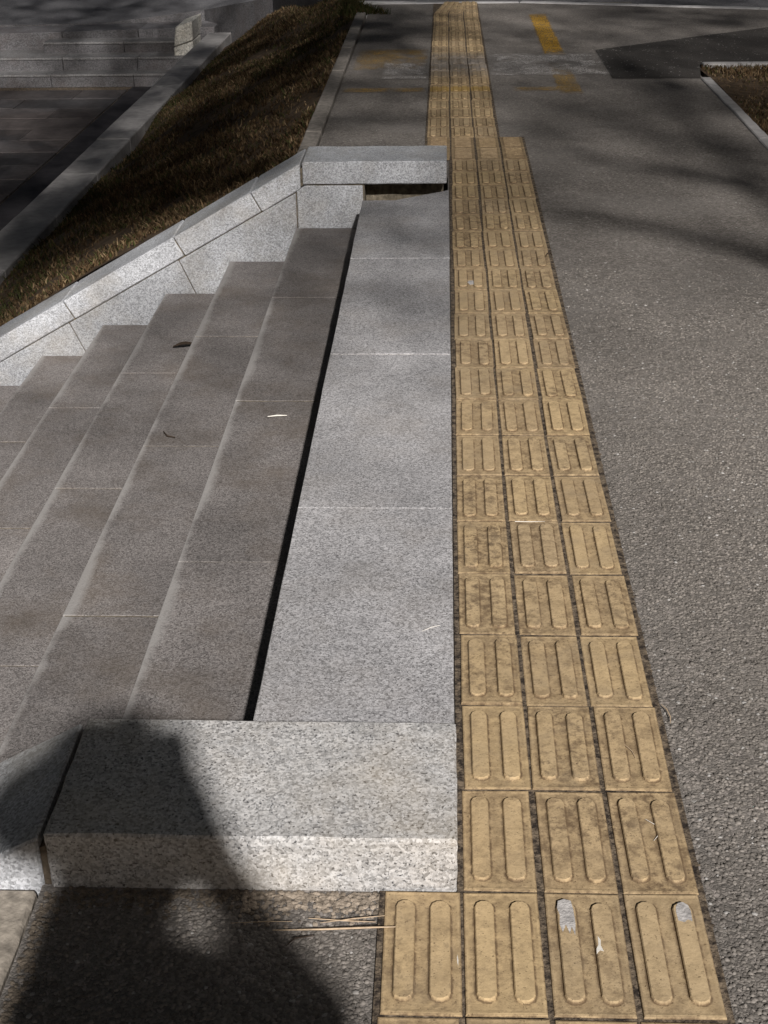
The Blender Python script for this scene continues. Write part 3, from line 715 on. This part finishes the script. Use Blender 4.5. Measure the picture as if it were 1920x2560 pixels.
body_mesh('hair', hair, simple('hair', (.015, .012, .01), .6), pers, .010)
for s in (-1, 1):
    def shoe(bm, s=s):
        capsule(bm, toL((.06+s*.10, -1.935, .045)), toL((.06+s*.115, -1.775, .038)), .045, .038); ellipsoid(bm, toL((.06+s*.10, -1.915, .08)), (.045, .06, .05))
    body_mesh('shoe', shoe, simple('shoe', (.05, .05, .05), .7), pers, .010)
ph = empty('phone', CAM-FWD*.019-UP*.055); ph.rotation_euler = cam.matrix_world.to_euler(); tag(ph, 'dark phone held up in both hands behind the viewpoint', 'phone')
link('case', box(-.037, .037, -.078, .078, -.004, .004, simple('phone_body', (.02, .02, .022), .3, .02), 'case', .003), ph)
link('screen', box(-.034, .034, -.074, .074, .0045, .0055, simple('phone_glass', (.01, .01, .012), .1, .02), 'screen', 0), ph)
link('lens', prism([(.013*math.cos(a)-.0, .055+.013*math.sin(a)) for a in np.arange(14)*2*math.pi/14], 'z', -.0075, -.0042, simple('lens_glass', (.01, .01, .02), .1, .02), 'lens', .0008), ph)

# ------------------------------------------------------------------ unseen trees: right limbs follow shadow streaks, crowns added to darken the far ground
def tree(name, label, base, limbs, clumps, leaf_n, leaf_size, seed):
    e = empty(name, base); tag(e, label, 'tree', 'unseen shade trees around the stairs')
    rr = np.random.default_rng(seed); B = Vector(base)
    bm = bmesh.new()
    for pts, r0, r1 in limbs:
        for i in range(len(pts)-1):
            f0, f1 = i/(len(pts)-1), (i+1)/(len(pts)-1)
            capsule(bm, Vector(pts[i])-B, Vector(pts[i+1])-B, r0+(r1-r0)*f0, r0+(r1-r0)*f1, 9)
    me = bpy.data.meshes.new('unseen_trunk'); bm.to_mesh(me); bm.free(); me.materials.append(M_UNSEEN_BARK); link('unseen_trunk', me, e)
    tot = sum(c[3]*c[4]*c[5]*c[6] for c in clumps); P = []
    for cx, cy, cz, rx, ry, rz, dens in clumps:
        k = max(20, int(leaf_n*rx*ry*rz*dens/tot))
        d = rr.normal(size=(k, 3)); d /= np.linalg.norm(d, axis=1)[:, None]; d *= rr.uniform(.15, 1, (k, 1))**.5
        P.append(np.stack([cx+d[:, 0]*rx, cy+d[:, 1]*ry, cz+d[:, 2]*rz], 1))
    P = np.concatenate(P)-np.array(base); k = len(P)
    a = rr.normal(size=(k, 3)); a /= np.linalg.norm(a, axis=1)[:, None]; b = np.cross(a, rr.normal(size=(k, 3))); b /= np.linalg.norm(b, axis=1)[:, None]
    L = leaf_size*rr.uniform(.6, 1.4, (k, 1)); Wd = L*.36
    V = np.stack([P-a*L, P+b*Wd-a*L*.1, P+a*L, P-b*Wd-a*L*.1], 1).reshape(-1, 3)
    me = bpy.data.meshes.new('crown'); me.from_pydata(V.tolist(), [], (np.arange(k*4).reshape(-1, 4)).tolist()); me.materials.append(M_LEAF)
    link('crown', me, e); return e
DX, DY = -SUN.x/SUN.z, -SUN.y/SUN.z            # ground shift of a shadow per metre of height
def over(x, y, z, z0=0.0):                      # where something at height z stands if its shade falls on (x, y, z0)
    return (x-DX*(z-z0), y-DY*(z-z0), z)
rc = random.Random(5)
def canopy(spots, zlo, zhi, z0=0.0):
    out = []
    for x, y, r, dens in spots:
        z = rc.uniform(zlo, zhi); c = over(x, y, z, z0); out.append((*c, r, r*rc.uniform(.8, 1.1), r*rc.uniform(.45, .65), dens))
    return out
spots = []
for gy in np.arange(3.2, 15, 1.1):
    for gx in np.arange(-3.2, 6.5, 1.25):
        dn = min(1.0, max(0.0, (gy-2.5+.30*gx*(gx < 0))/3.4))  # crown thickens with distance to imitate lamp falloff
        if rc.random() < .93: spots.append((gx+rc.uniform(-.4, .4), gy+rc.uniform(-.4, .4), rc.uniform(.75, 1.15), 1.15*dn*rc.uniform(.6, 1.3)))
T0 = Vector((3.05, -2.45, 0)); fork = Vector((3.0, -2.4, 3.6))
la, lb = over(.45, 4.47, 4.7), over(1.25, 3.84, 4.2); lc, ld = over(.55, 5.7, 5.7), over(1.45, 4.84, 4.9)
tree('unseen_shade_tree', 'unseen tree behind the viewpoint, its crown added to dim the far path', T0,
     [([T0, (3.08, -2.45, 1.8), fork], .15, .11), ([fork, lb, over(.85, 4.25, 4.5), la], .06, .035), ([fork, ld, over(1.0, 5.35, 5.3), lc], .07, .03),
      ([fork, (3.4, -2.2, 5.2), (3.9, -1.0, 6.8)], .09, .04), ([fork, (3.6, -3.2, 5.0), (3.3, -4.6, 6.4)], .07, .03)],
     canopy(spots, 5.6, 8.6), 20000, .085, 3)
spots = [(gx+rc.uniform(-.5, .5), gy+rc.uniform(-.5, .5), rc.uniform(.8, 1.3), rc.uniform(.7, 1.3)*min(1, max(0, (gy-7.6-.6*(gx+3))/5))) for gx in np.arange(-10, -2.2, 1.3) for gy in np.arange(6.5, 25, 1.3)]  # leaf clumps added to darken the plaza and road
lawn_spots = [(gx+rc.uniform(-.3, .3), gy+rc.uniform(-.3, .4), rc.uniform(.55, .85), 3.4*rc.uniform(.5, 1.3)*(1.7 if abs(gy-7.6-(gx+2.4)*2.2) < 1.2 else .7)) for gx in np.arange(-2.5, -.9, .6) for gy in np.arange(6.3, 15, .9)]  # extra clumps added to darken the lawn, denser along a diagonal band
T1 = Vector((-5.6, -2.2, -1.62)); f1 = Vector((-5.5, -1.6, 2.6))
tree('unseen_shade_tree', 'unseen tree left of the stairs, added to dim the sunken plaza and lawn', T1,
     [([T1, (-5.55, -2.0, .5), f1], .17, .12), ([f1, (-4.6, .4, 4.2), (-3.2, 3.4, 5.6)], .08, .03), ([f1, (-5.6, 1.4, 4.2), (-5.4, 5.0, 5.8)], .08, .03), ([f1, (-4.0, -2.2, 4.0), (-2.4, -1.5, 5.4)], .06, .03)],
     canopy(spots, 4.6, 6.8, -1.3)+canopy(lawn_spots, 4.6, 6.6, -.5), 31000, .085, 4)
